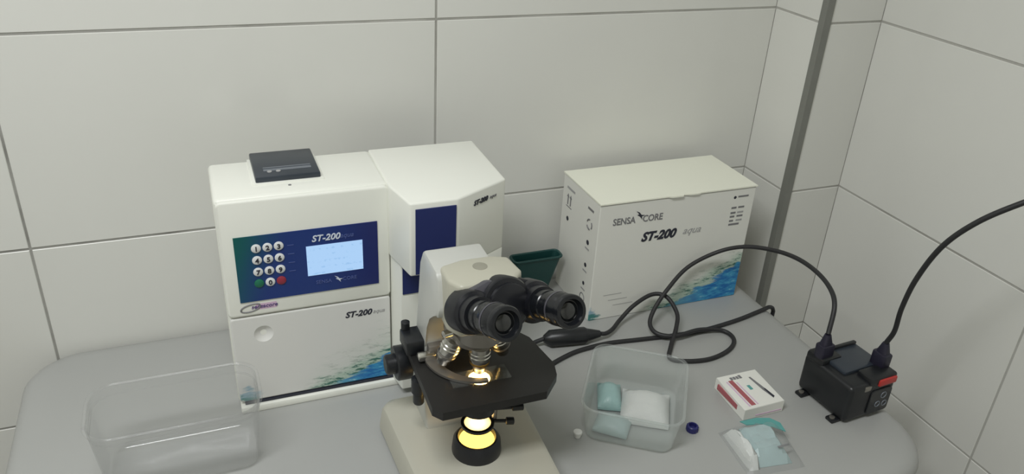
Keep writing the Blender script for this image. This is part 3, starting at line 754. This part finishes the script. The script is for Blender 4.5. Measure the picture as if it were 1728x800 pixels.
# ------------------------------------------------------------------ black power adapter
ad = empty('power_adapter', (.842, -.466, 0), 'black power adapter block with red switch at the table edge', 'adapter', None, math.radians(4))
def AD(o): o.parent = ad; return o
AD(box('adapter_body', (-.044, -.047, .003), (.044, .047, .064), 'black', None, .007, 3))
AD(prism('top_plate', rrect(-.030, .042, -.018, .036, .004, 3), .062, .069, 'printer', None, .002, 2))
AD(box('plate_lip', (-.030, .031, .066), (.042, .037, .073), 'black', None, .0015))
AD(box('rear_hump', (-.043, .012, .055), (-.004, .046, .072), 'black', None, .005))
AD(box('front_block', (-.010, -.0475, .055), (.043, -.020, .071), 'black', None, .004))
AD(box('red_switch', (.006, -.0505, .056), (.040, -.044, .067), 'red', None, .002))
AD(box('side_screw_plate', (-.018, -.0480, .052), (-.006, -.044, .060), 'dullmetal', None, .001))
sk = AD(prism('socket_face', rrect(-.004, .038, .008, .050, .006, 4), 0, .003, 'blackgloss', None, .001, 1, Matrix.Translation((0, -.0462, 0)) @ Matrix.Rotation(math.radians(90), 4, 'X')))
for x, z, s in ((.022, .038, .0050), (.014, .024, .0045), (.028, .022, .0045)):
    bm = bmesh.new(); bm_tube(bm, [Vector((x+s*math.cos(t*.42), -.0494, z+s*math.sin(t*.42))) for t in range(16)], .0008, 5)
    o = finish(bm, 'socket_mark', 'printer_grey'); o.parent = sk
for y in (.030, -.032):
    AD(box('mounting_foot', (-.056, y-.007, 0), (-.036, y+.007, .005), 'black', None, .0015))
    AD(lathe('foot_screw', [(.004, 0), (.004, .002), (0, .003)], 'dullmetal', None, (-.050, y, .0048), seg=14))
for x, y in ((.030, .035), (.030, -.035)):
    AD(lathe('rubber_foot', [(.006, 0), (.006, .004)], 'black', None, (x, y, 0), seg=14))
# plugs pushed into the top of the adapter, each with its boot
adm = Matrix.Translation((.842, -.466, 0)) @ Matrix.Rotation(math.radians(4), 4, 'Z')
def plug(p, tilt):
    m = frame_to(p, tilt)
    AD(prism('plug', rrect(-.012, .012, -.009, .009, .004, 3), -.004, .020, 'plug', None, .002, 2, m))
    bm = bmesh.new()
    loft(bm, [[tuple(m @ Vector((x*.95, y*.95, .018))) for x, y in rrect(-.010, .010, -.007, .007, .004, 4)],
              [tuple(m @ Vector((x, y, .036))) for x, y in rrect(-.0046, .0046, -.0046, .0046, .0044, 4)]])
    AD(finish(bm, 'strain_relief', 'plug', None, 40))
    return adm @ (m @ Vector((0, 0, .0365)))
e1 = plug((-.030, .026, .070), (.0, .04, 1))
e2 = plug((.034, -.020, .070), (.02, .0, 1))

# ------------------------------------------------------------------ cables
r = .0036
def cab(name, label, pts, group=None, rad=r):
    return tag(tube(name, pts, rad, 'cable', None, 10, 10), label, 'cable', group)
E1 = tuple(e1); E2 = tuple(e2)
cab('power_cable', 'black cable looping over the table and arching up to the adapter',
    [(.5610, -.2232, .0142), (.572, -.2225, .0120), (.590, -.212, .0100), (.612, -.196, .014), (.642, -.185, .030), (.678, -.180, .042), (.698, -.194, .042), (.702, -.224, .028), (.688, -.248, .0175), (.660, -.280, .006), (.645, -.304, r),
     (.668, -.319, r), (.708, -.324, r), (.750, -.312, r), (.775, -.289, r), (.770, -.264, .005), (.727, -.258, .0112), (.680, -.262, .0112), (.654, -.248, .0115), (.651, -.227, .016), (.665, -.210, .030), (.696, -.194, .055), (.741, -.180, .085),
     (.792, -.186, .110), (.824, -.214, .130), (.847, -.257, .142), (.855, -.303, .150), (.850, -.354, .154), (.838, -.398, .152), (.826, -.424, .140), E1])
cab('power_cable', 'black cable lying straight across the table towards the pier',
    [(.420, -.285, r), (.455, -.264, r), (.500, -.246, r), (.534, -.240, r), (.574, -.238, r), (.627, -.244, r), (.685, -.250, r), (.745, -.251, r), (.816, -.242, r), (.878, -.228, r), (.896, -.224, r), (.9075, -.2215, -.006), (.909, -.221, -.03), (.909, -.221, -.18)])
cab('power_cable', 'black cable rising from the adapter out to the right',
    [E2, (.8785, -.490, .131), (.869, -.497, .175), (.862, -.510, .231), (.863, -.530, .290), (.877, -.555, .335), (.901, -.585, .372), (.927, -.610, .398)])
cab('power_cable', 'short black cable running from the microscope base to the inline connector',
    [(.4670, -.2100, .0142), (.448, -.2115, .010), (.425, -.224, r), (.395, -.255, r), (.372, -.290, .008), (.350, -.3105, .020)])
cp_ = empty('inline_connector', (.513, -.2165, 0), 'black inline cable connector lying under the right eyepiece', 'connector', None, math.radians(-8))
for nm, prf in (('connector_shell', [(.006, -.046), (.0135, -.036), (.014, 0), (.0135, .022), (.011, .026)]), ('connector_boot', [(.011, .024), (.009, .034), (.0055, .048)])):
    bm = bmesh.new(); bm_lathe(bm, prf, Matrix.Translation((0, 0, .0142)) @ Matrix.Rotation(math.radians(90), 4, 'Y'), 20)
    finish(bm, nm, 'black', cp_, 40)
